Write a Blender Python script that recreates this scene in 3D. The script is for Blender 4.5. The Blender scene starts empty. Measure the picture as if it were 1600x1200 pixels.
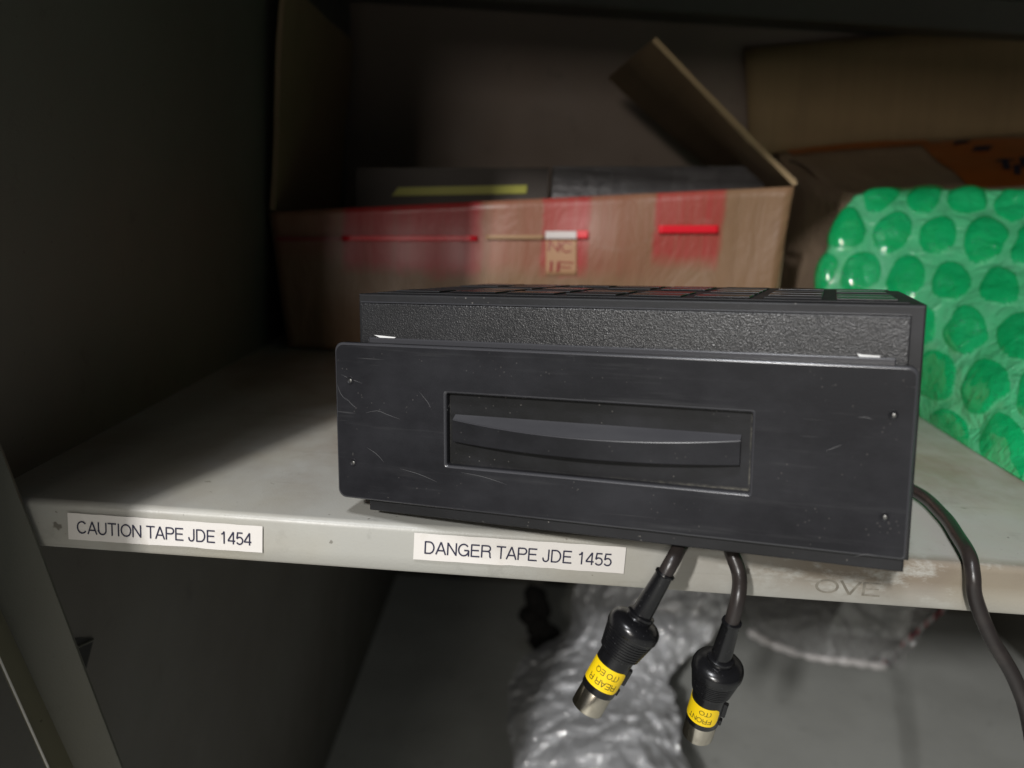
import bpy, bmesh, math, random
from mathutils import Vector, Matrix, noise
random.seed(7)
S = bpy.context.scene
COL = S.collection
R = math.radians

# ---------------------------------------------------------------- camera
F_PX = 1347.5                                   # focal length in pixels of a 1600 px wide picture
CAM_LOC = Vector((-.00247, -.34654, .13709))
CROT = (Matrix.Rotation(.0112, 3, 'Z') @ Matrix.Rotation(-.2064, 3, 'X') @ Matrix.Rotation(-.0655, 3, 'Y'))
cd = bpy.data.cameras.new('camera'); cam = bpy.data.objects.new('camera', cd); COL.objects.link(cam)
cam.matrix_world = Matrix.Translation(CAM_LOC) @ (CROT @ Matrix(((1, 0, 0), (0, 0, -1), (0, 1, 0)))).to_4x4()
cd.sensor_width = 36; cd.lens = F_PX / 1600 * 36
cd.clip_start = .01; cd.clip_end = 50
cd.dof.use_dof = True; cd.dof.focus_distance = .37; cd.dof.aperture_fstop = 7.5
S.camera = cam

# ---------------------------------------------------------------- light
w = bpy.data.worlds.new('World'); S.world = w; w.use_nodes = True
bg = w.node_tree.nodes['Background']; bg.inputs[0].default_value = (.92, .97, 1, 1); bg.inputs[1].default_value = .05

def area(name, loc, target, sx, sy, power, color):
    l = bpy.data.lights.new(name, 'AREA'); l.shape = 'RECTANGLE'; l.size = sx; l.size_y = sy
    l.energy = power; l.color = color
    o = bpy.data.objects.new(name, l); COL.objects.link(o); o.location = loc
    o.rotation_euler = (Vector(target) - Vector(loc)).to_track_quat('-Z', 'Y').to_euler()
    return o
area('tube_or_fill_light', (-.945, -2.62, 1.36), (.10, .1, -.1), .085, .16, 76, (1, .985, .965))
area('tube_or_fill_light', (-.50, -1.12, 1.95), (.05, -.05, 0), .085, .45, 25, (.95, .965, 1))

area('tube_or_fill_light', (-.62, -2.75, .50), (.15, .5, .12), .30, .25, 11.5, (1, .93, .84))  # added low fill lamp that brightens the background, not a ceiling tube

S.view_settings.view_transform = 'Standard'; S.view_settings.look = 'None'
S.view_settings.exposure = 0; S.view_settings.gamma = 1; S.view_settings.use_curve_mapping = False
S.render.engine = 'CYCLES'
S.cycles.max_bounces = 8; S.cycles.transparent_max_bounces = 24

# ---------------------------------------------------------------- helpers
def ray(px, py):
    return CROT @ Vector(((px - 800) / F_PX, 1, -(py - 600) / F_PX))
def aty(px, py, y):
    d = ray(px, py); return CAM_LOC + d * ((y - CAM_LOC.y) / d.y)

def setprops(o, label=None, cat=None, group=None, kind=None):
    if label: o['label'] = label
    if cat: o['category'] = cat
    if group: o['group'] = group
    if kind: o['kind'] = kind
    return o
def thing(name, label, cat, mat=None, group=None):
    o = bpy.data.objects.new(name, None); COL.objects.link(o); o.empty_display_size = .02
    if mat is not None: o.matrix_world = mat
    return setprops(o, label, cat, group)
def obj(name, bm, mats, parent=None, smooth=False, label=None):
    me = bpy.data.meshes.new(name)
    bmesh.ops.recalc_face_normals(bm, faces=bm.faces)
    bm.to_mesh(me); bm.free()
    for m in (mats if isinstance(mats, (list, tuple)) else [mats]): me.materials.append(m)
    if smooth:
        for p in me.polygons: p.use_smooth = True
    o = bpy.data.objects.new(name, me); COL.objects.link(o)
    if parent: o.parent = parent
    if label: o['label'] = label
    return o
def box(bm, x0, x1, y0, y1, z0, z1, bev=0, seg=2, mi=0):
    vs = [bm.verts.new(p) for p in ((x0,y0,z0),(x1,y0,z0),(x1,y1,z0),(x0,y1,z0),(x0,y0,z1),(x1,y0,z1),(x1,y1,z1),(x0,y1,z1))]
    fs = [bm.faces.new([vs[i] for i in q]) for q in ((0,3,2,1),(4,5,6,7),(0,1,5,4),(1,2,6,5),(2,3,7,6),(3,0,4,7))]
    for f in fs: f.material_index = mi
    if bev:
        es = list({e for f in fs for e in f.edges})
        bmesh.ops.bevel(bm, geom=es, offset=bev, segments=seg, profile=.5, affect='EDGES')
def slab(bm, quad, th, n=(1, 1), bump=0, sc=8, mi=0, seed=0):
    """a sheet of thickness th whose front face is the quad BL,BR,TR,TL"""
    bl, br, tr, tl = [Vector(q) for q in quad]
    nrm = (br - bl).cross(tl - bl).normalized()
    nx, ny = n; A = []; B = []
    for j in range(ny + 1):
        for i in range(nx + 1):
            u, v = i / nx, j / ny
            p = bl.lerp(br, u).lerp(tl.lerp(tr, u), v)
            if bump: p = p + nrm * bump * noise.noise(p * sc + Vector((seed, 0, 0)))
            A.append(bm.verts.new(p)); B.append(bm.verts.new(p - nrm * th))
    W = nx + 1
    def q(*v):
        f = bm.faces.new(v); f.material_index = mi
    for j in range(ny):
        for i in range(nx):
            a = j * W + i
            q(A[a], A[a+1], A[a+W+1], A[a+W]); q(B[a], B[a+W], B[a+W+1], B[a+1])
    for i in range(nx):
        q(A[i+1], A[i], B[i], B[i+1]); a = ny * W + i; q(A[a], A[a+1], B[a+1], B[a])
    for j in range(ny):
        a = j * W; q(A[a], A[a+W], B[a+W], B[a]); a += nx; q(A[a+W], A[a], B[a], B[a+W])
def catmull(P, n):
    P = [Vector(p) for p in P]; P = [2*P[0]-P[1]] + P + [2*P[-1]-P[-2]]; out = []
    for i in range(1, len(P) - 2):
        for k in range(n):
            t = k / n; a, b, c, d = P[i-1:i+3]
            out.append(.5 * ((2*b) + (c-a)*t + (2*a-5*b+4*c-d)*t*t + (3*b-a-3*c+d)*t**3))
    out.append(P[-2]); return out
def tube(bm, pts, r, sides=20, cap=True):
    rings = []; prev = None
    for i, p in enumerate(pts):
        t = (pts[min(i+1, len(pts)-1)] - pts[max(i-1, 0)]).normalized()
        if prev is None: s = t.orthogonal().normalized()
        else: s = (prev - t * prev.dot(t)).normalized()
        prev = s; b = t.cross(s); rr = r[i] if isinstance(r, list) else r
        rings.append([bm.verts.new(p + (s * math.cos(a) + b * math.sin(a)) * rr) for a in [k * 2 * math.pi / sides for k in range(sides)]])
    for A, B in zip(rings, rings[1:]):
        for k in range(sides): bm.faces.new((A[k], A[(k+1) % sides], B[(k+1) % sides], B[k]))
    if cap: bm.faces.new(rings[0]); bm.faces.new(rings[-1])
def lathe(bm, prof, sides=48, capb=True, capt=True):
    """profile of (radius, z)"""
    rings = [[bm.verts.new((r * math.cos(k*2*math.pi/sides), r * math.sin(k*2*math.pi/sides), z)) for k in range(sides)] for r, z in prof]
    for A, B in zip(rings, rings[1:]):
        for k in range(sides): bm.faces.new((A[k], A[(k+1) % sides], B[(k+1) % sides], B[k]))
    if capb: bm.faces.new(rings[0])
    if capt: bm.faces.new(rings[-1])
def prism(bm, poly, y0, y1, bev=0, seg=2):
    """polygon in x,z pushed from y0 to y1"""
    f = bm.faces.new([bm.verts.new((x, y0, z)) for x, z in poly])
    r = bmesh.ops.extrude_face_region(bm, geom=[f])
    for v in [g for g in r['geom'] if isinstance(g, bmesh.types.BMVert)]: v.co.y = y1
    if bev:
        es = [e for e in bm.edges if abs(e.verts[0].co.y - e.verts[1].co.y) < 1e-7]
        bmesh.ops.bevel(bm, geom=es, offset=bev, segments=seg, profile=.5, affect='EDGES')
def rrect(x0, x1, z0, z1, rs, n=6):
    """rounded rectangle, radii for BL, BR, TR, TL"""
    out = []
    for (cx, cz, a0), r in zip(((x0, z0, 180), (x1, z0, 270), (x1, z1, 0), (x0, z1, 90)), rs):
        ox = cx + (r if cx == x0 else -r); oz = cz + (r if cz == z0 else -r)
        for k in range(n + 1):
            a = R(a0 + 90 * k / n); out.append((ox + r * math.cos(a), oz + r * math.sin(a)))
    return out
def arcp(cx, cy, rx, ry, a0, a1, n=14):
    return [(cx + rx * math.cos(R(a0 + (a1 - a0) * k / n)), cy + ry * math.sin(R(a0 + (a1 - a0) * k / n))) for k in range(n + 1)]
GL = {  # advance, strokes (cap height 1, stroke centre lines)
 'C': (.95, [arcp(.48, .5, .40, .455, 38, 322, 22)]),
 'A': (.88, [[(.05, 0), (.44, 1)], [(.44, 1), (.83, 0)], [(.19, .32), (.69, .32)]]),
 'U': (.92, [[(.12, 1), (.12, .36)] + arcp(.45, .36, .33, .315, 180, 360) + [(.78, 1)]]),
 'T': (.80, [[(.02, .955), (.78, .955)], [(.40, .955), (.40, 0)]]),
 'I': (.34, [[(.17, 0), (.17, 1)]]),
 'O': (1.0, [arcp(.50, .5, .42, .455, 0, 360, 28)]),
 'Q': (1.0, [arcp(.50, .5, .42, .455, 0, 360, 28), [(.58, .25), (.90, -.02)]]),
 'N': (.92, [[(.12, 0), (.12, 1)], [(.12, .97), (.80, .03)], [(.80, 0), (.80, 1)]]),
 'P': (.85, [[(.12, 0), (.12, 1)], [(.12, .955), (.50, .955)] + arcp(.52, .72, .25, .235, 90, -90) + [(.12, .485)]]),
 'R': (.92, [[(.12, 0), (.12, 1)], [(.12, .955), (.54, .955)] + arcp(.56, .735, .24, .22, 90, -90) + [(.12, .515)], [(.56, .515)] + arcp(.58, .34, .20, .17, 90, 0, 5) + [(.79, .12), (.85, 0)]]),
 'E': (.84, [[(.12, 0), (.12, 1)], [(.12, .955), (.77, .955)], [(.12, .52), (.72, .52)], [(.12, .045), (.79, .045)]]),
 'F': (.78, [[(.12, 0), (.12, 1)], [(.12, .955), (.73, .955)], [(.12, .50), (.66, .50)]]),
 'J': (.66, [[(.52, 1), (.52, .29)] + arcp(.30, .27, .22, .235, 0, -180) + [(.08, .33)]]),
 'D': (.95, [[(.12, 0), (.12, 1)], [(.12, .955), (.42, .955)] + arcp(.44, .5, .38, .455, 90, -90, 18) + [(.12, .045)]]),
 'G': (1.0, [arcp(.49, .5, .41, .455, 38, 350, 22) + [(.90, .47)], [(.53, .47), (.90, .47)], [(.90, .47), (.90, 0)]]),
 'V': (.86, [[(.04, 1), (.43, 0)], [(.43, 0), (.82, 1)]]),
 '1': (.70, [[(.40, 0), (.40, .98)], [(.15, .76), (.30, .80), (.40, .98)]]),
 '4': (.72, [[(.52, 0), (.52, .98)], [(.52, .98), (.05, .28)], [(.03, .26), (.68, .26)]]),
 '5': (.72, [[(.62, .945), (.18, .945), (.11, .47)], [(.11, .47), (.20, .55)] + arcp(.35, .32, .28, .28, 115, -150, 18)]),
 '(': (.42, [arcp(.72, .42, .55, .68, 130, 230, 12)]),
 ' ': (.36, []),
}
def fit_text(body, width, height, bold=0, spacing=1.0, wt=.108):
    """the words as flat ribbons of constant weight in a plain sans serif, fitted to width x height"""
    bm = bmesh.new(); x = 0; k = 0
    asp = None; adv = sum(GL[c][0] for c in body)
    wx = wt + bold; 
    for c in body:
        a, strokes = GL[c]
        for st in strokes:
            closed = len(st) > 20 and math.hypot(st[0][0] - st[-1][0], st[0][1] - st[-1][1]) < 1e-6
            P = [Vector((x + p[0], p[1], 0)) for p in st]; V = []
            for i, p in enumerate(P):
                if closed: t1 = (P[i] - P[i-1] if i else P[-1] - P[-2]).normalized(); t2 = (P[i+1] - P[i] if i < len(P) - 1 else P[1] - P[0]).normalized()
                else: t1 = (P[i] - P[i-1]).normalized() if i else (P[1] - P[0]).normalized(); t2 = (P[i+1] - P[i]).normalized() if i < len(P) - 1 else t1
                t = (t1 + t2).normalized(); nn = Vector((-t.y, t.x, 0)) * (wx / 2 / max(.5, t.dot(t1)))
                V.append((bm.verts.new(p + nn), bm.verts.new(p - nn)))
            for A_, B_ in zip(V, V[1:]): bm.faces.new((A_[0], B_[0], B_[1], A_[1]))
            k += 1
        x += a
    xs = [v.co.x for v in bm.verts]; x0 = min(xs); sx = width / (max(xs) - x0)
    for v in bm.verts: v.co = Vector(((v.co.x - x0) * sx, v.co.y * height, 0))
    return bm

# ---------------------------------------------------------------- materials
class M:
    def __init__(s, name, base=(.5,.5,.5), rough=.5, metal=0, coat=0, spec=.5):
        s.m = bpy.data.materials.new(name); s.m.use_nodes = True; s.t = s.m.node_tree
        s.b = s.t.nodes['Principled BSDF']; s.b.inputs['Base Color'].default_value = (*base, 1)
        s.b.inputs['Roughness'].default_value = rough; s.b.inputs['Metallic'].default_value = metal
        s.b.inputs['Coat Weight'].default_value = coat; s.b.inputs['Specular IOR Level'].default_value = spec
        s.col = s.rgb(base); s.tc = s.n('ShaderNodeTexCoord')
        s.bumpn = None
    def n(s, t, **k):
        q = s.t.nodes.new(t)
        for a, b in k.items(): setattr(q, a, b)
        return q
    def l(s, a, b): s.t.links.new(a, b)
    def rgb(s, c):
        q = s.n('ShaderNodeRGB'); q.outputs[0].default_value = (*c, 1); return q.outputs[0]
    def co(s, scale=(1,1,1), rot=(0,0,0), loc=(0,0,0)):
        q = s.n('ShaderNodeMapping'); q.inputs['Scale'].default_value = scale; q.inputs['Rotation'].default_value = rot; q.inputs['Location'].default_value = loc
        s.l(s.tc.outputs['Object'], q.inputs['Vector']); return q.outputs[0]
    def noise(s, scale, detail=4, rough=.55, vec=None, dist=0):
        q = s.n('ShaderNodeTexNoise'); q.inputs['Scale'].default_value = scale; q.inputs['Detail'].default_value = detail
        q.inputs['Roughness'].default_value = rough; q.inputs['Distortion'].default_value = dist
        s.l(vec if vec else s.tc.outputs['Object'], q.inputs['Vector']); return q.outputs['Fac']
    def voro(s, scale, feature='F1', vec=None):
        q = s.n('ShaderNodeTexVoronoi', feature=feature); q.inputs['Scale'].default_value = scale
        s.l(vec if vec else s.tc.outputs['Object'], q.inputs['Vector']); return q.outputs['Distance']
    def ramp(s, f, a, b, ca=0, cb=1):
        q = s.n('ShaderNodeMapRange'); q.clamp = True
        for k, v in zip((1, 2, 3, 4), (a, b, ca, cb)): q.inputs[k].default_value = v
        s.l(f, q.inputs[0]); return q.outputs[0]
    def math(s, op, a, b):
        q = s.n('ShaderNodeMath', operation=op)
        for i, v in enumerate((a, b)):
            if isinstance(v, (int, float)): q.inputs[i].default_value = v
            else: s.l(v, q.inputs[i])
        return q.outputs[0]
    def axis(s, k):
        q = s.n('ShaderNodeSeparateXYZ'); s.l(s.tc.outputs['Object'], q.inputs[0]); return q.outputs[k]
    def mix(s, fac, c):
        q = s.n('ShaderNodeMix', data_type='RGBA'); s.l(fac, q.inputs[0]); s.l(s.col, q.inputs[6])
        if isinstance(c, tuple): q.inputs[7].default_value = (*c, 1)
        else: s.l(c, q.inputs[7])
        s.col = q.outputs[2]; return s
    def bump(s, f, dist, strength=1):
        q = s.n('ShaderNodeBump'); q.inputs['Strength'].default_value = strength; q.inputs['Distance'].default_value = dist
        s.l(f, q.inputs['Height'])
        if s.bumpn: s.l(s.bumpn, q.inputs['Normal'])
        s.bumpn = q.outputs[0]; return s
    def rough(s, f, a, b): s.l(s.ramp(f, 0, 1, a, b), s.b.inputs['Roughness']); return s
    def done(s):
        s.l(s.col, s.b.inputs['Base Color'])
        if s.bumpn: s.l(s.bumpn, s.b.inputs['Normal'])
        return s.m

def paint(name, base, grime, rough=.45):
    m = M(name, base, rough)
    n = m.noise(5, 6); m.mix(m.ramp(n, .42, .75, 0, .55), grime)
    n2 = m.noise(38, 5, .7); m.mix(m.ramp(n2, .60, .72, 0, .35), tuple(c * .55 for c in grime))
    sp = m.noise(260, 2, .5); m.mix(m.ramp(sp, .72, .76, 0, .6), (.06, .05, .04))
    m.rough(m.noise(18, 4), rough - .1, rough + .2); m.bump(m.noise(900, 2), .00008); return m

sh = paint('shelf_paint', (.435, .43, .395), (.36, .35, .31), .34)
# rust brown rubbed dirt on the front edge at the right, and long faint scuffs
ex = sh.ramp(sh.axis(0), .07, .125); ez = sh.ramp(sh.axis(2), -.0205, -.009, .15, 1); ey = sh.ramp(sh.axis(1), .010, -.001)
st = sh.ramp(sh.noise(26, 7, .72, sh.co((1, 1, 2.2))), .38, .50)
sh.mix(sh.math('MULTIPLY', sh.math('MULTIPLY', sh.math('MULTIPLY', ex, ez), ey), sh.math('MULTIPLY', st, .85)), (.16, .115, .07))
sc = sh.ramp(sh.noise(30, 3, .6, sh.co((.25, 3.5, 3.5), (0, 0, .9))), .63, .70, 0, .35)
sh.mix(sc, (.22, .21, .18))
dk = sh.ramp(sh.noise(75, 3, .6, sh.co((1, 1, 1), (0, 0, 0), (.3, .1, 0))), .70, .73, 0, .75)
sh.mix(dk, (.07, .06, .045))
gr = sh.math('MULTIPLY', sh.ramp(sh.noise(7, 7, .7, sh.co((1, .6, 1), (0, 0, 0), (2, 7, 1))), .44, .64, 0, .85), sh.ramp(sh.axis(1), -.001, .12, .35, 1)); sh.mix(gr, (.25, .20, .15))
yl = sh.ramp(sh.noise(11, 3, .5, sh.co((1, 1, 1), (0, 0, 0), (5, 1, 0))), .52, .72, 0, .4)
sh.mix(yl, (.42, .38, .28))
SHELF = sh.done()
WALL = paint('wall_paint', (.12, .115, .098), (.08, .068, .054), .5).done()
BACK = paint('back_paint', (.27, .205, .165), (.17, .12, .09), .55).done()
STRIP = paint('shaded_strip_paint', (.125, .125, .105), (.10, .095, .065), .45).done()  # base darkened to stand in for shade missing on the strut
FLOOR = paint('floor_paint', (.56, .57, .54), (.30, .30, .28), .5).done()

# black satin plastic of the unit, rubbed and scratched
def black(name, base=(.0125, .0125, .0145), rough=.40, scratches=True, grain=0, dust=.5):
    m = M(name, base, rough)
    rub = m.ramp(m.noise(13, 7, .66, m.co((1, 1, 1.7))), .42, .70, 0, .8); m.mix(rub, (.030, .030, .034))
    if scratches:
        lay = None
        for rot, seed, hi in ((.62, 1, .735), (-.35, 4, .745), (1.05, 9, .755), (.2, 14, .74), (.85, 21, .75)):
            n = m.noise(170, 2, .5, m.co((.07, 1, 1.7), (0, rot, 0), (seed, seed, seed)), .25)
            msk = m.ramp(m.noise(30, 2, .5, m.co((1, 1, 1), (0, 0, 0), (seed * 3, 0, 1))), .5, .66)
            f = m.math('MULTIPLY', m.ramp(n, hi - .045, hi + .02), msk)
            lay = f if lay is None else m.math('MAXIMUM', lay, f)
        m.mix(m.math('MULTIPLY', lay, 1.0), (.24, .24, .24))
        hz = m.ramp(m.noise(90, 4, .7, m.co((.12, 1, 2), (0, .12, 0))), .56, .8, 0, .5); m.mix(hz, (.055, .055, .057))
    v = m.voro(420); k = m.ramp(m.noise(60, 1), .54, .6)
    m.mix(m.math('MULTIPLY', m.math('MULTIPLY', m.ramp(v, .15, .09), k), dust), (.32, .30, .27))
    m.rough(m.noise(35, 4), rough - .07, rough + .13)
    if grain:
        m.bump(m.voro(grain), .00022, .5); m.bump(m.noise(grain * .5, 2), .00018, .3)
    else: m.bump(m.noise(1500, 2), .00003)
    return m
_q = black('panel_plastic', rough=.38, dust=.13); _q.b.inputs['Specular IOR Level'].default_value = .16; PANEL = _q.done()
_q = black('body_plastic', (.014, .014, .015), .45, False); _q.b.inputs['Specular IOR Level'].default_value = .3; BODY = _q.done()
LEATHER = black('leather_grain_plastic', (.017, .017, .018), .28, False, 2100, .2).done()
_q = black('grip_plastic', (.012, .012, .0135), .5, False, dust=.1); _q.b.inputs['Specular IOR Level'].default_value = .14; GRIP = _q.done()
rc = black('recess_plastic', (.011, .011, .011), .36, False, 0, .25)
# pale dust lying in the corners and along the lower edge of the recess
gx = rc.math('MAXIMUM', rc.ramp(rc.axis(0), .1697, .1709), rc.ramp(rc.axis(0), .0519, .0511)); gz = rc.math('MULTIPLY', rc.ramp(rc.axis(2), .0196, .0183), rc.ramp(rc.axis(0), .115, .17, .35, 1))
gd = rc.math('MULTIPLY', rc.math('MULTIPLY', rc.math('MAXIMUM', gx, gz), rc.ramp(rc.axis(0), .10, .165, .15, 1)), rc.ramp(rc.noise(420, 6, .75), .40, .66, 0, .6)); rc.mix(gd, (.30, .28, .22))
rc.b.inputs['Specular IOR Level'].default_value = .22; RECESS = rc.done()
EDGEHL = M('edge_highlight_plastic', (.045, .045, .050), .24, 0, 0, .7).done()  # polished edges, paler still so that their highlights are painted in
_d = M('lit_dusty_top', (.045, .045, .05), .5, 0, 0, .3); _d.mix(_d.ramp(_d.noise(60, 5, .6, _d.co((.3, 1, 1))), .4, .7, 0, .6), (.07, .07, .075)); LITDUST = _d.done()  # grip's upper face: light from above painted in along with dust
GLOSS = M('gloss_black', (.010, .010, .011), .27).done()
WHITE = M('white_chip', (.75, .75, .74), .6).done()
HOLE = M('hole_metal', (.20, .195, .185), .42, .9).done()
_c = M('cable_rubber', (.022, .018, .017), .33); _c.mix(_c.ramp(_c.noise(70, 4), .5, .7, 0, .5), (.045, .036, .032)); _c.bump(_c.noise(500, 3), .0001); CABLE = _c.done()
_p = M('plug_plastic', (.007, .007, .008), .2); _p.mix(_p.ramp(_p.voro(500), .14, .08, 0, .12), (.25, .25, .25)); _p.rough(_p.noise(90, 4), .16, .34); PLUG = _p.done()
_s = M('nickel', (.60, .55, .46), .24, 1); _s.rough(_s.noise(1, 5, .7, _s.co((900, 900, 60))), .10, .34); _s.mix(_s.ramp(_s.noise(140, 4), .55, .7, 0, .6), (.30, .26, .20)); NICKEL = _s.done()
YEL = M('yellow_label', (.90, .62, .006), .42).done()
INK = M('ink', (.02, .02, .05), .6).done()
INKY = M('ink_on_yellow', (.06, .05, .01), .5).done()
_t = M('label_paper', (.76, .725, .685), .5); _t.mix(_t.ramp(_t.noise(60, 5, .7), .58, .7, 0, .35), (.55, .49, .40)); _t.bump(_t.noise(1800, 2), .00004); TAPE = _t.done()
_h = M('ghost_ink', (.17, .155, .125), .5); _h.mix(_h.ramp(_h.noise(160, 4, .7), .45, .65), (.27, .25, .21)); GHOST = _h.done()
# cardboard
def card(name, base, film=0):
    m = M(name, base, .75 if not film else .42, 0, film)
    m.mix(m.ramp(m.noise(1, 3, .6, m.co((160, 2, 2))), .4, .7, 0, .35), tuple(c * .72 for c in base))
    m.mix(m.ramp(m.noise(14, 5, .6), .5, .75, 0, .5), tuple(c * .66 for c in base))
    if film:
        m.b.inputs['Coat Roughness'].default_value = .16
        wr = m.noise(26, 5, .65, m.co((1.5, 1, .6)), 1.2); m.bump(wr, .005, .7)
        m.mix(m.ramp(m.noise(9, 5, .7, m.co((1, 1, 2), (0, .3, 0)), 2), .60, .68, 0, .35), (.34, .27, .21))
    else: m.bump(m.noise(1, 2, .5, m.co((150, 4, 4))), .0005, .5)
    return m.done()
CARD = card('cardboard', (.27, .185, .105))
CARDF = card('cardboard_under_film', (.27, .16, .095), .9)
CARDD = card('cardboard_inside', (.20, .155, .085))
CARDG = card('cardboard_grey', (.38, .27, .19), .3)
CARDL = card('cardboard_light', (.33, .225, .115))
REDP = card('red_print_under_film', (.33, .055, .045), .5)
def wallmat():
    m = M('printed_cardboard_under_film', (.27, .155, .085), .5, 0, .4); m.b.inputs['Coat Roughness'].default_value = .3
    m.mix(m.ramp(m.noise(1, 3, .6, m.co((110, 5, 9))), .4, .7, 0, .22), (.20, .115, .065))
    m.mix(m.ramp(m.noise(14, 5, .6), .5, .75, 0, .5), (.18, .10, .06))
    X, Z = m.axis(0), m.axis(2)
    w1 = m.math('ADD', X, m.ramp(m.noise(60, 4, .6), 0, 1, -.004, .004)); w2 = m.math('ADD', Z, m.ramp(m.noise(45, 4, .6), 0, 1, -.008, .008))
    stv = m.ramp(m.noise(1, 3, .6, m.co((190, 3, 6))), .35, .72, 1, .62)
    for x0, y0, x1, y1, sf, st_ in ((538, 300, 746, 436, .0035, 1.2), (852, 290, 916, 432, .0015, .85), (1029, 280, 1122, 420, .002, .85), (440, 300, 1010, 440, .04, .28)):
        A_, B_ = aty(x0, y0, .3933), aty(x1, y1, .3933)
        k = m.math('MULTIPLY', m.ramp(w1, A_.x - sf, A_.x + sf), m.ramp(w1, B_.x + sf, B_.x - sf))
        k = m.math('MULTIPLY', k, m.ramp(w2, B_.z - .004, B_.z + .010)); k = m.math('MULTIPLY', k, m.math('MULTIPLY', stv, st_))
        m.mix(k, (.42, .028, .03))
    # pale milky smears of the wrapped tape
    m.mix(m.ramp(m.noise(11, 6, .7, m.co((1, 1, 2.4), (0, .25, 0)), 1.2), .60, .72, 0, .22), (.42, .33, .27))
    m.bump(m.noise(26, 5, .65, m.co((1.5, 1, .6)), 1.2), .005, .45); m.bump(m.noise(1, 2, .6, m.co((240, 6, 6))), .0008, .3); return m.done()
WALLM = wallmat()
EDGE = M('cardboard_edge', (.36, .25, .14), .8).done()
REDL = M('red_line', (.85, .012, .03), .35).done()
TANL = M('tan_line', (.42, .25, .13), .5).done()
WHITL = M('white_line', (.72, .66, .64), .45).done()
TANB = M('tan_block', (.48, .27, .15), .55).done()
BROWN = M('brown_carton', (.032, .021, .014), .6).done()
YGRN = M('yellow_green_stripe', (.33, .32, .02), .5).done()
_g = M('grey_film', (.12, .112, .115), .3, 0, .4); _g.bump(_g.noise(30, 5, .6, _g.co((.3, 1, 3)), 1), .006, .7); _g.mix(_g.ramp(_g.noise(40, 4, .6, _g.co((.2, 1, 3))), .5, .7, 0, .6), (.07, .065, .067)); GREYF = _g.done()
_o = M('orange_tape', (.46, .115, .012), .4); _o.mix(_o.ramp(_o.noise(20, 4), .5, .7, 0, .5), (.32, .09, .015)); ORANGE = _o.done()

# ---------------------------------------------------------------- the cabinet
XL, XR = -.2305, .95
cab = thing('steel_cabinet', 'open grey painted steel cabinet with a worn shelf carrying the boxes', 'cabinet')
# shelf: top sheet, rounded front edge, lip, return
bm = bmesh.new()
prof = [(.715, 0)] + [(.715 - i * (.715 - .0035) / 24, 0) for i in range(1, 24)]
prof += [(.0032 - .0032 * math.sin(R(a)), -.0032 + .0032 * math.cos(R(a))) for a in range(0, 91, 10)]
prof += [(0, -.008), (0, -.014), (.0003, -.0203), (.0012, -.0215), (.012, -.0215), (.012, -.0203), (.0022, -.0203), (.0018, -.004), (.0035, -.0015), (.715, -.0015)]
nx = 60; rows = []
for i in range(nx + 1):
    x = XL + .0006 + (XR - XL - .0012) * i / nx
    rr = []
    for (y, z) in prof:
        dz = 0; dy = 0
        if z > -.0214 and y < .02: dy = .0004 * noise.noise(Vector((x * 9, z * 30, 0)))
        rr.append(bm.verts.new((x, y + dy, z + dz)))
    rows.append(rr)
for A, B in zip(rows, rows[1:]):
    for k in range(len(prof)): k2 = (k + 1) % len(prof); bm.faces.new((A[k], B[k], B[k2], A[k2]))
bm.faces.new(rows[0]); bm.faces.new(rows[-1][::-1])
shelf = obj('shelf', bm, SHELF, cab, True, 'light grey steel shelf with rolled front lip and brown wear at its right end')
m_ = shelf.modifiers.new('n', 'EDGE_SPLIT'); m_.split_angle = R(40)
def cabpart(name, boxes, mat, label=None, bev=0):
    bm = bmesh.new()
    for b in boxes: box(bm, *b, bev)
    return obj(name, bm, mat, cab, False, label)
# side panel on the left, with a small punched slot low down
sidebm = bmesh.new()
p2 = aty(112, 998, .06)
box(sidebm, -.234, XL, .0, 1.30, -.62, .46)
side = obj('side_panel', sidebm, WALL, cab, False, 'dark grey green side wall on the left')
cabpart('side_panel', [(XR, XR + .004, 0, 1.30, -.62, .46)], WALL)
cabpart('unseen_shadow_panel', [(-.262, -.241, -.262, -.004, -.62, 1.35)], WALL, 'unseen dark panel added at the left to shade the shelf')  # added out of view, stands in for the edge casting the left shadow
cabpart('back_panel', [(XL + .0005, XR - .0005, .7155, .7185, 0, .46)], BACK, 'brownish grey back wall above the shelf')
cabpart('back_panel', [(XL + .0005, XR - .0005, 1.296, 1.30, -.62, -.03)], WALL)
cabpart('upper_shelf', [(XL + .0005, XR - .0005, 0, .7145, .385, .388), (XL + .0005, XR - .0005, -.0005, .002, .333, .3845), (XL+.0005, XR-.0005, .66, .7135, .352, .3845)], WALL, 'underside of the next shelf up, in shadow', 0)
cabpart('seam', [(.44, .446, .709, .7152, .0, .35)], WALL)

# sloping angle strip at the front left
st0 = aty(-40, 590, -.03); st1 = aty(245, 1345, -.03)
FLANGE = paint('flange_paint', (.21, .20, .135), (.15, .13, .08), .4).done()
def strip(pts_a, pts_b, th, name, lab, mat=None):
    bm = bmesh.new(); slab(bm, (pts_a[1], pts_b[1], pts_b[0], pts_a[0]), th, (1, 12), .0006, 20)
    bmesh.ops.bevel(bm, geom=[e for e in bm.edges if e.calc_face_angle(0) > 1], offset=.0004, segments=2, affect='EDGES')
    return obj(name, bm, mat or STRIP, cab, False, lab)
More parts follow.
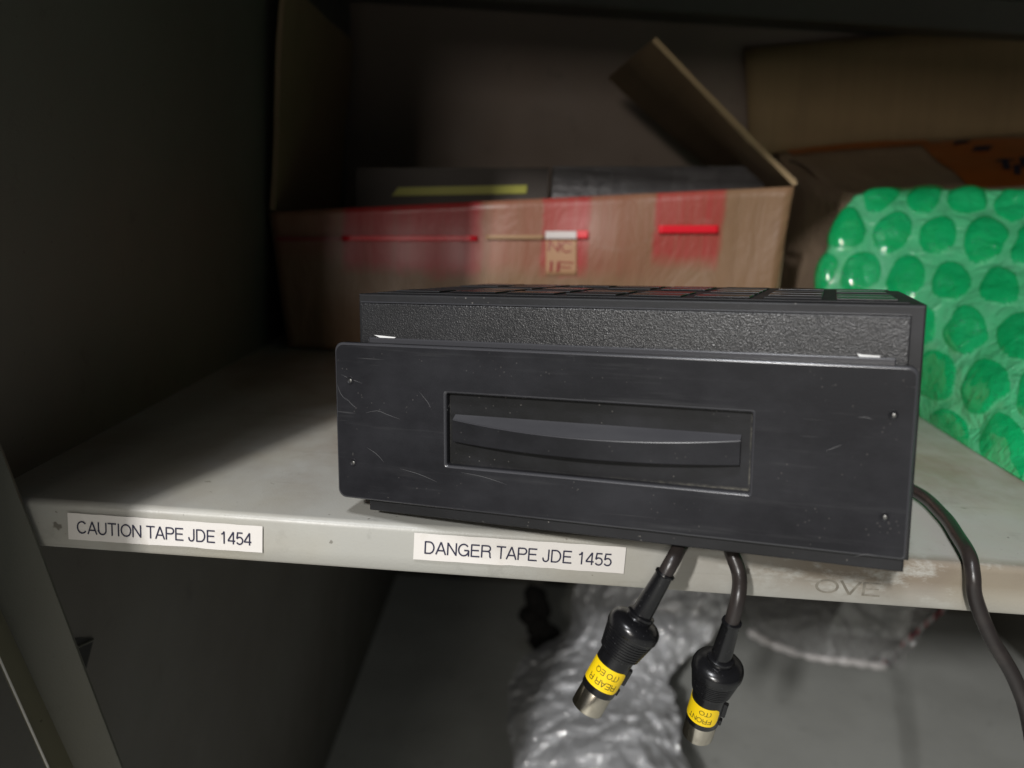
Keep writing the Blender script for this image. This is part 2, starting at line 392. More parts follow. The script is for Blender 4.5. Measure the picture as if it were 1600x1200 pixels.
# wide web seen edge on, then the narrow bent flange nearer the camera
a0, a1 = aty(-42, 590, -.004), aty(248, 1350, -.004)      # edge away from the wall
b0, b1 = aty(-120, 690, -.005), aty(185, 1350, -.005)     # bend line
c0, c1 = aty(-175, 640, -.016), aty(143, 1350, -.016)     # edge of the flange
def on_wall(px, py, x):
    d = ray(px, py); return CAM_LOC + d * ((x - CAM_LOC.x) / d.x)
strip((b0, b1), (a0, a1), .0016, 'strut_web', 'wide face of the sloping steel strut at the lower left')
strip((c0, c1), (b0, b1), .0016, 'strut_flange', 'narrow olive grey bent flange of the sloping strut', FLANGE)
bm = bmesh.new(); tube(bm, [c0, c1], .0005, 8); obj('strut_edge', bm, TAPE, cab)
# dark bracket hole in the side wall beside the strut
bm = bmesh.new(); DARKM = M('dark_gap', (.012, .012, .010), .8).done()
q = [on_wall(px, py, XL + .0008) for px, py in ((114, 997), (147, 997), (134, 1048))]
f = bm.faces.new([bm.verts.new(p) for p in q]); r = bmesh.ops.extrude_face_region(bm, geom=[f])
for v in [g for g in r['geom'] if isinstance(g, bmesh.types.BMVert)]: v.co.x -= .0006
obj('slot', bm, DARKM, cab, False, 'small dark triangular slot in the left wall')
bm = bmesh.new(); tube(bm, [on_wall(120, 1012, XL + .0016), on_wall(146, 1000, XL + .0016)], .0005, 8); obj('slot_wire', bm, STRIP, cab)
# label tapes
def tape(px0, px1, pyTL, text, tx0, tx1, lab):
    p0 = aty(*px0, 0); p1 = aty(*px1, 0)      # top left, bottom right
    y = -.0009; a = R(0)
    bm = bmesh.new()
    n = 24; W_ = p1.x - p0.x; H_ = .0121; top = []; bot = []
    for i in range(n + 1):
        x = p0.x + W_ * i / n
        top.append((x, p0.z + .00008 * math.sin(i * 1.7))); bot.append((x, p0.z - H_ + .00015 * random.random() + (.00035 * random.random() if abs(i / n - .57) < .13 else 0)))
    prism(bm, top + bot[::-1], y, y + .0001)
    for v in bm.verts: v.co.y += .0004 * noise.noise(Vector((v.co.x * 9, -.3, 0))) + (.00025 if False else 0)
    o = obj('label_tape', bm, TAPE, cab, False, lab)
    tb = fit_text(text, tx1 - tx0, .0057, .010)
    for v in tb.verts: v.co = Vector((tx0 + v.co.x, y - .00025 + .0004 * noise.noise(Vector(((tx0 + v.co.x) * 9, -.3, 0))), p0.z - .0090 + v.co.y))
    obj('lettering', tb, INK, o)
tape((107, 800), (411, 862), 0, 'CAUTION TAPE JDE 1454', aty(122, 820, 0).x, aty(394, 840, 0).x, 'white paper label reading CAUTION TAPE JDE 1454')
tape((648, 831), (974, 897), 0, 'DANGER TAPE JDE 1455', aty(664, 850, 0).x, aty(956, 870, 0).x, 'white paper label reading DANGER TAPE JDE 1455')
gb = fit_text('OVE', aty(1375, 910, 0).x - aty(1272, 910, 0).x, .0062, .01); g0 = aty(1272, 925, 0)
for v in gb.verts: v.co = Vector((g0.x + v.co.x, -.00006 + .0004 * noise.noise(Vector(((g0.x + v.co.x) * 9, -.3, 0))), g0.z + v.co.y))
obj('faded_lettering', gb, GHOST, cab, False, 'faded marks on the lip near the right')

# the ground below and room behind the camera
bm = bmesh.new(); box(bm, -3, 3, -3, 3, -.64, -.6205); setprops(obj('floor', bm, FLOOR), kind='structure')

# ---------------------------------------------------------------- the black audio unit
DY, DTX, DTY = -.3321, -.0366, -.078
DM = Matrix.Translation((-.07798, .00521, .00869)) @ (Matrix.Rotation(DY, 4, 'Z') @ Matrix.Rotation(DTX, 4, 'X') @ Matrix.Rotation(DTY, 4, 'Y'))
unit = thing('disc_changer', 'black plastic car disc changer with recessed grip overhanging the shelf edge', 'audio unit', DM)
def dpart(name, bm, mat, smooth=False, label=None, parent=None):
    return obj(name, bm, mat, parent or unit, smooth, label)
W_, H_ = .2235, .0669
RX0, RX1, RZ0, RZ1 = .0512, .1707, .0184, .0481
# front panel with an opening for the recess: ring of faces, front bevel
bm = bmesh.new()
outer = rrect(0, W_, 0, H_, (.0036, .0012, .003, .0036), 7)
inner = rrect(RX0, RX1, RZ0, RZ1, (.001,) * 4, 7)
def ring(poly, y, off=0, c=None):
    cx = (min(p[0] for p in poly) + max(p[0] for p in poly)) / 2; cz = (min(p[1] for p in poly) + max(p[1] for p in poly)) / 2
    hx = (max(p[0] for p in poly) - min(p[0] for p in poly)) / 2; hz = (max(p[1] for p in poly) - min(p[1] for p in poly)) / 2
    return [bm.verts.new((cx + (x - cx) * (1 + off / hx), y, cz + (z - cz) * (1 + off / hz))) for x, z in poly]
def bridge(A, B):
    for k in range(len(A)): bm.faces.new((A[k], A[(k+1) % len(A)], B[(k+1) % len(B)], B[k]))
o_b = ring(outer, .0045); o_m = ring(outer, .0009); o_1 = ring(outer, .0003, -.0003); o_f = ring(outer, 0, -.0009)
i_f = ring(inner, 0, .0009); i_1 = ring(inner, .0003, .0003); i_m = ring(inner, .0010); i_b = ring(inner, .0040)
bridge(o_b, o_m); bridge(o_m, o_1); bridge(o_1, o_f)
for f in bm.faces: f.material_index = 1 if min(v.co.y for v in f.verts) < .0005 else 0
bridge(o_f, i_f); n0 = len(bm.faces); bridge(i_f, i_1); bridge(i_1, i_m)
bm.faces.ensure_lookup_table()
for f in bm.faces[n0:]: f.material_index = 1
bridge(i_m, i_b)
bm.faces.new(o_b)
panel = dpart('front_panel', bm, [PANEL, EDGEHL], False, 'scratched black front panel with a rectangular recess')
panel.data.polygons.foreach_set('use_smooth', [abs(p.normal.y) < .999 for p in panel.data.polygons])
bm = bmesh.new(); box(bm, RX0 - .001, RX1 + .001, .0040, .0043, RZ0 - .001, RZ1 + .001); dpart('recess_floor', bm, RECESS, False, 'dusty black floor of the recess')
# bowed grip bar
bm = bmesh.new(); n = 96; X0, X1 = .0537, .1668; rows = []
for i in range(n + 1):
    t = i / n; x = X0 + (X1 - X0) * t; s = 1 - (2 * t - 1) ** 2
    yf = .0010 - .0050 * s; e = .00036
    zt, zb = .0376 - .0028 * s, .0282 - .0014 * s
    pr = [(.0041, .0391), (yf + e * 1.2, zt), (yf + e * .35, zt - e * .35), (yf, zt - e * 1.2), (yf, zb + e), (yf + e * .3, zb + e * .3), (yf + e, zb), (.0041, .0280)]
    rows.append([bm.verts.new((x, y, z)) for y, z in pr])
for A, B in zip(rows, rows[1:]):
    for k in range(8): k2 = (k + 1) % 8; bm.faces.new((A[k], B[k], B[k2], A[k2]))
bm.faces.ensure_lookup_table()
for q in range(len(bm.faces)):
    if q % 8 in (1, 2): bm.faces[q].material_index = 1
    if q % 8 == 0: bm.faces[q].material_index = 2
bm.faces.new(rows[0]); bm.faces.new(rows[-1])
g = dpart('grip_bar', bm, [GRIP, EDGEHL, LITDUST], False, 'bowed horizontal grip bar inside the recess'); mm = g.modifiers.new('s', 'EDGE_SPLIT'); mm.split_angle = R(22)
# screw holes
for hx, hz in ((.0073, .0512), (.0078, .0160), (.2164, .0504), (.2158, .0149)):
    bm = bmesh.new(); lathe(bm, [(.0017, 0), (.0017, .00012), (.0013, .00016), (.0012, -.0004), (.0004, -.0010)], 20, True, False)
    for v in bm.verts: v.co = Vector((hx + v.co.x, -.0001 - v.co.z, hz + v.co.y))
    h = dpart('screw_hole', bm, HOLE if False else PANEL, True)
    bm = bmesh.new(); bmesh.ops.create_uvsphere(bm, u_segments=12, v_segments=8, radius=.0008)
    for v in bm.verts: v.co = Vector((hx + .0002 + v.co.x, -.00015 + v.co.y * .35, hz - .0002 + v.co.z))
    obj('screw', bm, HOLE, h, True)
# body behind and ledge steps
bm = bmesh.new(); prism(bm, [(.0063, -.0032), (.2252, -.0032), (.2252, .0868), (.0063, .0868)], .0102, .150, .0007, 2)
body = dpart('housing', bm, BODY, False, 'black housing behind the front panel')
bm = bmesh.new(); prism(bm, [(.0125, -.0058), (.2233, -.0058), (.2233, .003), (.0125, .003)], .0047, .060, .0006, 2); dpart('bottom_rail', bm, BODY)
bm = bmesh.new(); prism(bm, [(.0095, .062), (.2205, .062), (.2205, .0833), (.0095, .0833)], .0058, .0120, .0006, 2); dpart('grained_trim', bm, LEATHER, False, 'leather grained black trim strip above the panel')
bm = bmesh.new(); prism(bm, [(.0140, .0600), (.2165, .0600), (.2165, .0690), (.0140, .0690)], .0046, .0060, .0005, 2); dpart('ledge', bm, EDGEHL)
bm = bmesh.new(); box(bm, .0098, .2202, .0056, .0100, .0834, .0839, .00015); dpart('trim_highlight', bm, EDGEHL)  # thin bar added to draw the highlight line above the trim
# top cover with slots
bm = bmesh.new()
box(bm, .012, .2205, .016, .147, .08685, .0874, .0003)
cover = dpart('top_cover', bm, BODY)
k = 0
for row in range(5):
    y = .022 + row * .023
    for i in range(8):
        x = .018 + i * .0255
        if random.random() < .12: continue
        bm = bmesh.new(); box(bm, x, x + .0205, y, y + .017, .0875, .0881, .0002); k += 1
        obj('cover_rib', bm, GLOSS if (i + row) % 3 else BODY, cover)
# white paint chips
def chip(pts, w0, name='paint_chip'):
    bm = bmesh.new(); prism(bm, pts, w0, w0 + .0002); dpart(name, bm, WHITE)
chip([(.0160, .0700), (.0262, .0694), (.0240, .0680), (.0205, .0676), (.0192, .0688)], .0055)
chip([(.2040, .0700), (.2050, .0688), (.2065, .0690), (.2080, .0680), (.2115, .0682), (.2113, .0695), (.2060, .0697)], .0055)
# hand placed long scratches
SCR = M('scratch', (.085, .085, .088), .5).done()
def scratch(px):
    pts = []
    inv = DM.inverted(); co = inv @ CAM_LOC
    for p in px:
        d = inv.to_3x3() @ ray(*p); t = -co.y / d.y; q = co + d * t; pts.append(Vector((q.x, 0, q.z)))
    pts = catmull(pts, 5); bm = bmesh.new(); L = len(pts); V = []
    for i, p in enumerate(pts):
        t = (pts[min(i+1, L-1)] - pts[max(i-1, 0)]).normalized(); nn = Vector((-t.z, 0, t.x)); wd = .00009 * math.sin(math.pi * (i + .4) / L) + .00001
        V.append((bm.verts.new(p + nn * wd + Vector((0, -.00006, 0))), bm.verts.new(p - nn * wd + Vector((0, -.00006, 0)))))
    for A, B in zip(V, V[1:]): bm.faces.new((A[0], B[0], B[1], A[1]))
    me = obj('scratch_mark', bm, SCR, panel)
scratch([(541, 622), (550, 632), (558, 638)]); scratch([(571, 645), (590, 642), (606, 648), (625, 655)])
scratch([(533, 585), (548, 592), (566, 599)]); scratch([(573, 699), (588, 709), (600, 722)]); scratch([(625, 732), (655, 741), (683, 753)])
scratch([(527, 600), (533, 616), (543, 626)]); scratch([(720, 738), (755, 745), (792, 757)]); scratch([(655, 612), (668, 628), (673, 637)])
scratch([(1290, 705), (1302, 700), (1316, 695)]); scratch([(1340, 652), (1352, 652), (1364, 655)]); scratch([(1335, 870), (1352, 866), (1370, 868)])

# ---------------------------------------------------------------- plugs on cables
def plug(name, label, rim, end, L, text1, text2, cable_pts, spin):
    zaxis = (end - rim).normalized()
    x = Vector((0, -1, 0)); x = (x - zaxis * x.dot(zaxis)).normalized(); y = zaxis.cross(x)
    m = Matrix.Translation(rim) @ Matrix((x, y, zaxis)).transposed().to_4x4() @ Matrix.Rotation(spin, 4, 'Z')
    t = thing(name, label, 'cable', m, 'round plugs on short cables')
    inv = m.inverted(); s = L / .0600
    def part(n, prof, mat, cb=True, ct=True, par=None, lab=None):
        bm = bmesh.new(); lathe(bm, [(r * .001, z * .001 * s) for r, z in prof], 48, cb, ct); o = obj(n, bm, mat, par or t, True, lab)
        q = o.modifiers.new('s', 'EDGE_SPLIT'); q.split_angle = R(38); return o
    bm = bmesh.new(); tube(bm, catmull([inv @ Vector(p) for p in cable_pts] + [Vector((0, 0, .001)), Vector((0, 0, .006))], 12), .0030, 24); obj('cable', bm, CABLE, t, True)
    part('strain_relief', [(3.2, -.9), (3.9, -.8), (4.0, -.2), (3.6, .2), (3.5, .6), (4.3, 16.6), (4.4, 17.4)], PLUG, True, True, None, 'tapered black rubber strain relief')
    pf = [(4.9, 16.8), (5.6, 17.2), (5.7, 18.0), (5.0, 18.6), (5.3, 19.1), (7.0, 19.4), (9.0, 20.2), (10.2, 21.4), (10.6, 22.7), (10.6, 24.6), (10.1, 25.2)]
    z = 25.4
    for i in range(8):
        r = 10.1 - i * .26
        pf += [(r, z), (r, z + .55), (r - .55, z + .70), (r - .55, z + 1.02)]; z += 1.15
    pf += [(7.2, z + .3), (7.1, z + 1)]
    part('plug_collar', pf, PLUG, True, True, None, 'ribbed black collar of the plug')
    part('plug_body', [(7.0, 34.9), (7.0, 51.0), (6.8, 51.4), (6.4, 51.5)], PLUG)
    sl = part('metal_sleeve', [(6.5, 51.2), (6.6, 51.4), (6.6, 59.8), (6.35, 60), (6.0, 59.9), (5.8, 59.0), (5.8, 52.5)], NICKEL, False, False, None, 'nickel plated round sleeve of the plug')
    bm = bmesh.new(); lathe(bm, [(5.79e-3, .0555 * s), (.5e-3, .0555 * s)], 32, False, True); obj('socket_insert', bm, PLUG, sl)
    # latch on the side
    bm = bmesh.new(); box(bm, -.0009, .0013, -.0085, -.0060, .0385 * s, .0455 * s, .0005); 
    obj('latch', bm, PLUG, t)
    bm = bmesh.new(); box(bm, -.001, .0012, -.0079, -.006, .0475 * s, .0502 * s, .0004); obj('latch', bm, PLUG, t)
    # yellow wrap label: patch round the front of the barrel, with rounded ends
    a0, a1, z0, z1 = R(-58), R(112), .0392, .0485; rr = .00712; n = 48
    bm = bmesh.new(); V = []
    for i in range(n + 1):
        a = a0 + (a1 - a0) * i / n; e = min(i, n - i) / n * (a1 - a0) * rr; cr = .0028
        k = 0 if e > cr else cr - math.sqrt(max(0, cr * cr - (cr - e) ** 2))
        V.append([bm.verts.new((rr * q * math.cos(a), rr * q * math.sin(a), zz * s)) for q, zz in ((1, z0 + k), (1, z1 - k), (.99, z1 - k), (.99, z0 + k))])
    for A, B in zip(V, V[1:]):
        for k in range(4): bm.faces.new((A[k], B[k], B[(k+1) % 4], A[(k+1) % 4]))
    bm.faces.new(V[0]); bm.faces.new(V[-1][::-1])
    lab = obj('yellow_label', bm, YEL, t, True, 'yellow wrap label with small print reading ' + text1); q = lab.modifiers.new('s', 'EDGE_SPLIT'); q.split_angle = R(40)
    for txt, zz, hh, wd, st in ((text1, .0457, .0024, .00205, .0048), (text2, .0418, .0022, .0017, .0062)):
        if not txt: continue
        tb = fit_text(txt, wd * len(txt), hh, .012, 1.15)
        bmesh.ops.subdivide_edges(tb, edges=[e for e in tb.edges if e.calc_length() > .0006], cuts=2)
        for v in tb.verts:
            # reads from the free end of the label round the barrel, tops of the letters towards the sleeve
            a = a0 + (st * .62 + v.co.x) / rr; v.co = Vector(((rr + .00012) * math.cos(a), (rr + .00012) * math.sin(a), (zz - hh / 2 + v.co.y) * s))
        obj('print', tb, INKY, lab)
    return t
r1 = aty(1038, 898, -.035); e1 = aty(917, 1105, -.035)
plug('cable_with_plug', 'left hanging cable with round black plug, yellow label reading REAR', r1, e1, (e1 - r1).length,
     'REAR R', '(TO EQ', [(.085, .10, .004), (.080, .03, .0045), (.0735, -.004, .0055), aty(1066, 850, -.024), aty(1052, 874, -.033)], R(2))
r2 = aty(1143, 973, -.030); e2 = aty(1090, 1146, -.0125)
plug('cable_with_plug', 'right hanging cable with round black plug, yellow label reading FRONT', r2, e2, (e2 - r2).length,
     'FRONT', '(TO', [(.112, .10, .004), (.103, .03, .0045), (.0895, -.004, .0072), aty(1141, 856, -.018), aty(1155, 898, -.024), aty(1153, 935, -.029)], R(22))
# thick cable falling over the edge on the right
pts = [(.16, .16, .0045), (.185, .12, .0045), (.2045, .086, .0045), (.203, .05, .0045), (.196, .02, .0048), (.1905, -.001, .0045), (.1893, -.0085, -.001),
       aty(1524, 935, -.010), aty(1548, 995, -.011), aty(1585, 1060, -.013), aty(1608, 1130, -.015), aty(1616, 1230, -.017), aty(1610, 1500, -.02)]
bm = bmesh.new(); tube(bm, catmull(pts, 12), .0031, 24)
setprops(obj('thick_cable', bm, CABLE, None, True), 'thick dark brown cable running over the shelf edge at the right', 'cable')

# ---------------------------------------------------------------- the open carton with red print
car = thing('open_carton', 'open cardboard carton with red printing and shiny tape, behind the black unit', 'box', Matrix.Translation((0, .3933, 0)))
def L(p): return (p[0], p[1] - .3933, p[2])
YB = .3933
BLc, BRc, TRc, TLc = (-.208, YB, .0012), (.206, YB, .0012), (.212, YB, .1655), (-.230 + .003, YB, .1165)
D = .27
TLc = (-.2265, YB, .1165)
bm = bmesh.new()
th = .004
slab(bm, [L(p) for p in (BLc, BRc, TRc, TLc)], th, (60, 20), .006, 14)
obj('front_wall', bm, WALLM, car, True, 'taped front wall of the carton')
bm = bmesh.new()
slab(bm, [L((BLc[0], YB + D, .0012)), L((BLc[0], YB + .005, .0012)), L((TLc[0], YB + .005, .1155)), L((TLc[0], YB + D, .1155))], th)
slab(bm, [L((BRc[0] + .006, YB + .005, .0012)), L((BRc[0] + .006, YB + D, .0012)), L((.212, YB + D, .16)), L((.212, YB + .005, .16))], th)
slab(bm, [L((BLc[0] + .006, YB + D - .001, .0012)), L((BRc[0] - .002, YB + D - .001, .0012)), L((.204, YB + D - .001, .158)), L((-.215, YB + D - .001, .114))], th)
slab(bm, [L((BLc[0] + .006, YB + .006, .0016)), L((BRc[0] - .004, YB + .006, .0016)), L((BRc[0] - .004, YB + D - .008, .0016)), L((BLc[0] + .006, YB + D - .008, .0016))], .0003)
obj('carton_walls', bm, CARDD, car)
# flaps
bm = bmesh.new(); slab(bm, [L((-.2262, YB + .26, .118)), L((-.2258, YB, .1185)), L((-.2175, YB, .30)), L((-.2175, YB + .26, .30))], .004, (10, 8), .003, 10)
obj('flap', bm, CARD, car, False, 'left flap standing upright')
fr = aty(1238, 290, YB); ft = aty(1018, 65, YB); 
bm = bmesh.new(); slab(bm, [L(fr + Vector((0, .20, -.006))), L(fr), L(ft), L((ft.x - .018, YB + .195, ft.z - .002))], .0045, (6, 6), .003, 12)
obj('flap', bm, CARD, car, False, 'right flap leaning inward')
bm = bmesh.new(); slab(bm, [L(fr + Vector((.0006, -.0008, 0))), L(fr + Vector((.0042, -.0008, .002))), L(ft + Vector((.0042, -.0008, .0025))), L(ft + Vector((.0002, -.0008, .0)))], .001, (1, 20), .0015, 60)
obj('flap_edge', bm, EDGE, car)
# printing on the front: thin sheets over the wall, following its waves
def decal(name, x0, y0, x1, y1, mat, lift=.0006, n=(16, 6), label=None):
    P = [aty(x0, y1, YB), aty(x1, y1, YB), aty(x1, y0, YB), aty(x0, y0, YB)]
    bm = bmesh.new(); slab(bm, [L(p + Vector((0, -lift, 0))) for p in P], .0002, n)
    for v in bm.verts:
        p = Vector((v.co.x, 0, v.co.z)); v.co.y += -.006 * noise.noise(p * 14)
    o = obj(name, bm, mat, car, True, label); return o
decal('tan_print', 853, 374, 901, 430, TANB, .0014)
decal('red_line', 536, 368, 746, 376, REDL, .0042)
decal('faint_red_line', 432, 370, 536, 376, REDP, .0038)
decal('tan_line', 760, 367, 850, 373, TANL, .0040)
decal('white_line', 852, 361, 901, 373, WHITL, .0042)
decal('red_line', 901, 360, 918, 372, REDL, .0042)
decal('red_line', 1028, 352, 1122, 364, REDL, .0042)
for tx, x, y in (('NC', 856, 392), ('IF', 858, 424)):
    tb = fit_text(tx, .020, .009, .02); p0 = aty(x, y, YB)
    for v in tb.verts:
        q = Vector((p0.x + v.co.x, 0, p0.z + v.co.y)); v.co = Vector((q.x, -.0022 - .006 * noise.noise(q * 14), q.z))
    obj('red_lettering', tb, REDP, car)
# what lies inside the carton
def inner_box(name, x0, y0, x1, y1, Y, dep, mat, lab, cat, bump=.003):
    a, b, c_, d = aty(x0, y1, Y), aty(x1, y1, Y), aty(x1, y0, Y), aty(x0, y0, Y)
    bm = bmesh.new(); a.z = b.z = .003
    slab(bm, [a, b, c_, d], dep, (14, 6), bump, 12); o = obj(name, bm, mat, None, False); return setprops(o, lab, cat)
ib = inner_box('small_carton', 556, 262, 858, 330, .45, .07, BROWN, 'dark brown package with a yellow green stripe lying in the open carton', 'package', .001)
P = [aty(612, 306, .4485), aty(822, 302, .4485), aty(824, 289, .4485), aty(622, 293, .4485)]
bm = bmesh.new(); slab(bm, P, .0006); obj('stripe', bm, YGRN, ib)
inner_box('wrapped_pack', 864, 260, 1195, 330, .462, .12, GREYF, 'grey film wrapped pack filling the right half of the open carton', 'package', .006)

# ---------------------------------------------------------------- the second carton at the right
c2 = thing('taped_carton', 'cardboard box with orange tape across its half raised lid, behind the green bubble wrap', 'box', Matrix.Translation((.28, .47, 0)))
o2 = Vector((.28, .47, 0))
f0 = aty(1325, 303, .47); f1 = aty(1900, 285, .47); k0 = aty(1215, 234, .68); k1 = aty(1860, 196, .68)
def sub(*ps): return [Vector(p) - o2 for p in ps]
X1 = f1.x
bm = bmesh.new()
slab(bm, sub((f0.x, .47, .001), (X1, .47, .001), (X1, .47, f1.z - .002), (f0.x, .47, f0.z - .002)), .004, (20, 10), .004, 14)
slab(bm, sub((k0.x, .68, .001), (f0.x - .001, .475, .001), (f0.x - .001, .475, f0.z - .003), (k0.x, .68, k0.z - .003)), .004, (12, 10), .005, 14)
obj('carton_walls', bm, CARDG, c2, True)
bm = bmesh.new(); slab(bm, sub(f0, f1, k1, k0), .004, (30, 12), .006, 11)
obj('lid', bm, CARDG, c2, True)
bm = bmesh.new(); slab(bm, sub(aty(1172, 242, .685), aty(1862, 200, .685), aty(1850, 18, .70), aty(1165, 75, .70)), .004, (20, 6), .004, 8)
obj('flap', bm, CARDL, c2, True, 'rear flap of the second box standing upright')
# orange tape on the lid
def lidp(u, v, lift=.0012):
    p = f0.lerp(f1, u).lerp(k0.lerp(k1, u), v); nn = (f1 - f0).cross(k0 - f0).normalized(); return p + nn * (lift + .006 * noise.noise((p - o2) * 11)) - o2
def lidtape(name, ul, ur, v0, v1, n=14, shear=0):
    bm = bmesh.new(); G = [[bm.verts.new(lidp(ul + (ur - ul) * i / n + shear * j / 6, v0 + (v1 - v0) * j / 6)) for i in range(n + 1)] for j in range(7)]
    for j in range(6):
        for i in range(n): bm.faces.new((G[j][i], G[j][i+1], G[j+1][i+1], G[j+1][i]))
    return obj(name, bm, ORANGE, c2, True)
lidtape('orange_tape', .02, .36, .86, .99, 20)
tp = lidtape('orange_tape', .335, .62, .02, .88, 20, 0)
for (u, v, du, dv) in ((.43, .62, .03, .09), (.40, .78, .025, .07), (.46, .22, .012, .22), (.475, .14, .012, .16), (.51, .25, .012, .2), (.525, .18, .012, .16), (.56, .3, .012, .2), (.455, .38, .03, .05)):
    bm = bmesh.new(); vs = [bm.verts.new(lidp(u + a * du + b * .02, v + b * dv, .0022)) for a, b in ((0, 0), (1.5, 0), (1.5, 1), (0, 1))]; bm.faces.new(vs)
    obj('black_print', bm, INK, tp)

# ---------------------------------------------------------------- green bubble wrap
def gmat(name, base, tr, rough, milky):
    m = M(name, base, rough, 0, 1); m.b.inputs['Coat Roughness'].default_value = .05; m.b.inputs['Coat IOR'].default_value = 1.9
    m.mix(m.ramp(m.noise(34, 4, .6), .45, .75, 0, .5), milky)
    m.bump(m.noise(60 if milky[0] > .1 else 120, 4, .6, None, .8), .008 if milky[0] > .1 else .0045, .8)
    out = m.t.nodes['Material Output']; tl = m.n('ShaderNodeBsdfTranslucent'); tl.inputs[0].default_value = (*base, 1)
    mx = m.n('ShaderNodeMixShader'); mx.inputs[0].default_value = tr
    m.done(); m.l(m.b.outputs[0], mx.inputs[1]); m.l(tl.outputs[0], mx.inputs[2]); m.l(mx.outputs[0], out.inputs[0]); return m.m
GFILM = gmat('green_film', (.16, .88, .42), .48, .20, (.36, .93, .62))
GDOME = gmat('green_bubble', (.010, .64, .21), .42, .09, (.05, .80, .33))
def A(px, py, y, zmin=0):
    p = aty(px, py, y); p.z = max(p.z, zmin); return p
rowsP = [
    [(.312, .400, .0008), (.302, .345, .0008), (.296, .285, .0008), (.2915, .215, .0008), (.2875, .135, .0008), (.283, .04, .0008), (.28, -.03, .0008)],
    [A(1330, 560, .385), A(1318, 545, .355), A(1425, 570, .305), A(1520, 620, .235), A(1625, 660, .175), A(1850, 700, .13), A(2100, 740, .1)],
    [A(1296, 440, .390), A(1288, 455, .362), A(1400, 450, .340), A(1510, 460, .305), A(1630, 480, .270), A(1860, 500, .24), A(2150, 520, .22)],
    [A(1325, 350, .400), A(1318, 340, .382), A(1410, 340, .375), A(1515, 335, .365), A(1630, 345, .350), A(1860, 345, .32), A(2150, 350, .30)],
    [A(1352, 310, .425), A(1350, 298, .405), A(1425, 296, .405), A(1520, 298, .400), A(1630, 299, .385), A(1860, 299, .36), A(2150, 300, .34)],
    [(.300, .450, .135), (.300, .448, .14), (.34, .450, .15), (.40, .452, .15), (.47, .455, .15), (.55, .455, .15), (.60, .455, .15)],
    [(.305, .458, .002), (.305, .456, .002), (.34, .457, .002), (.40, .458, .002), (.47, .46, .002), (.55, .46, .002), (.60, .46, .002)],
]
for r_ in rowsP:
    for i, p in enumerate(r_): r_[i] = Vector((min(p[0], .608), p[1], p[2]))
NU, NV = 60, 44
cols = [catmull(r_, NU) for r_ in rowsP]          # rows of fine points
fine = []
for i in range(len(cols[0])): fine.append(catmull([c_[i] for c_ in cols], NV))
nI, nJ = len(fine), len(fine[0])
jmid = int(2.2 * NV)
# arc coordinates
def arc(l):
    s = [0]
    for a, b in zip(l, l[1:]): s.append(s[-1] + (b - a).length)
    return s
ua = arc([fine[i][jmid] for i in range(nI)]); 
bm = bmesh.new(); G = []
PITCH = .0330; RB = .0143
EN = Vector((-.46, -.87, .10)).normalized()                 # the way the wrapped side faces
E1 = Vector((0, 0, 1)).cross(EN).normalized(); E2 = EN.cross(E1)
va_all = [arc(fine[i]) for i in range(nI)]
for i in range(nI):
    va = va_all[i]; r_ = []
    for j in range(nJ):
        p = fine[i][j]; du = fine[min(i+1, nI-1)][j] - fine[max(i-1, 0)][j]; dv = fine[i][min(j+1, nJ-1)] - fine[i][max(j-1, 0)]
        nn = du.cross(dv); nn = nn.normalized() if nn.length > 1e-12 else Vector((0, -1, 0))
        if nn.dot(p - Vector((.45, .34, .06))) < 0: nn = -nn
        wob = Vector((noise.noise(Vector((ua[i] * 28, va[j] * 28, 3))), noise.noise(Vector((ua[i] * 28, va[j] * 28, 9))), 0)) * .005
        a, b = p.dot(E1) + wob.x, p.dot(E2) * .80 + wob.y
        h = PITCH * .866; best = 9; bid = 0
        for rr in (math.floor(b / h), math.floor(b / h) + 1):
            off = .5 * PITCH * (rr % 2); kk = round((a - off) / PITCH); d_ = math.hypot(a - off - kk * PITCH, b - rr * h)
            if d_ < best: best = d_; bid = rr * 131 + kk
        rnd = noise.noise(Vector((bid * 1.37, bid * .71, 0)))
        rb = RB * (1 + .08 * rnd); inside = best < rb
        hgt = 0
        if inside: hgt = (.0037 + .0012 * rnd) * (1 - (best / rb) ** 2.6) ** .7
        hgt += .0035 * noise.noise(p * 22) + .0010 * noise.noise(p * 75)
        if p.z < .012 and j < NV: hgt *= p.z / .012
        r_.append((bm.verts.new(p + nn * hgt), inside))
    G.append(r_)
for i in range(nI - 1):
    for j in range(nJ - 1):
        q = (G[i][j], G[i+1][j], G[i+1][j+1], G[i][j+1])
        try: f = bm.faces.new([v[0] for v in q])
        except ValueError: continue
        f.material_index = 1 if sum(v[1] for v in q) >= 3 else 0
gw = obj('bubble_wrap', bm, [GFILM, GDOME], None, True)
setprops(gw, 'bulky parcel of shiny green bubble wrap on the shelf at the right', 'bubble wrap')

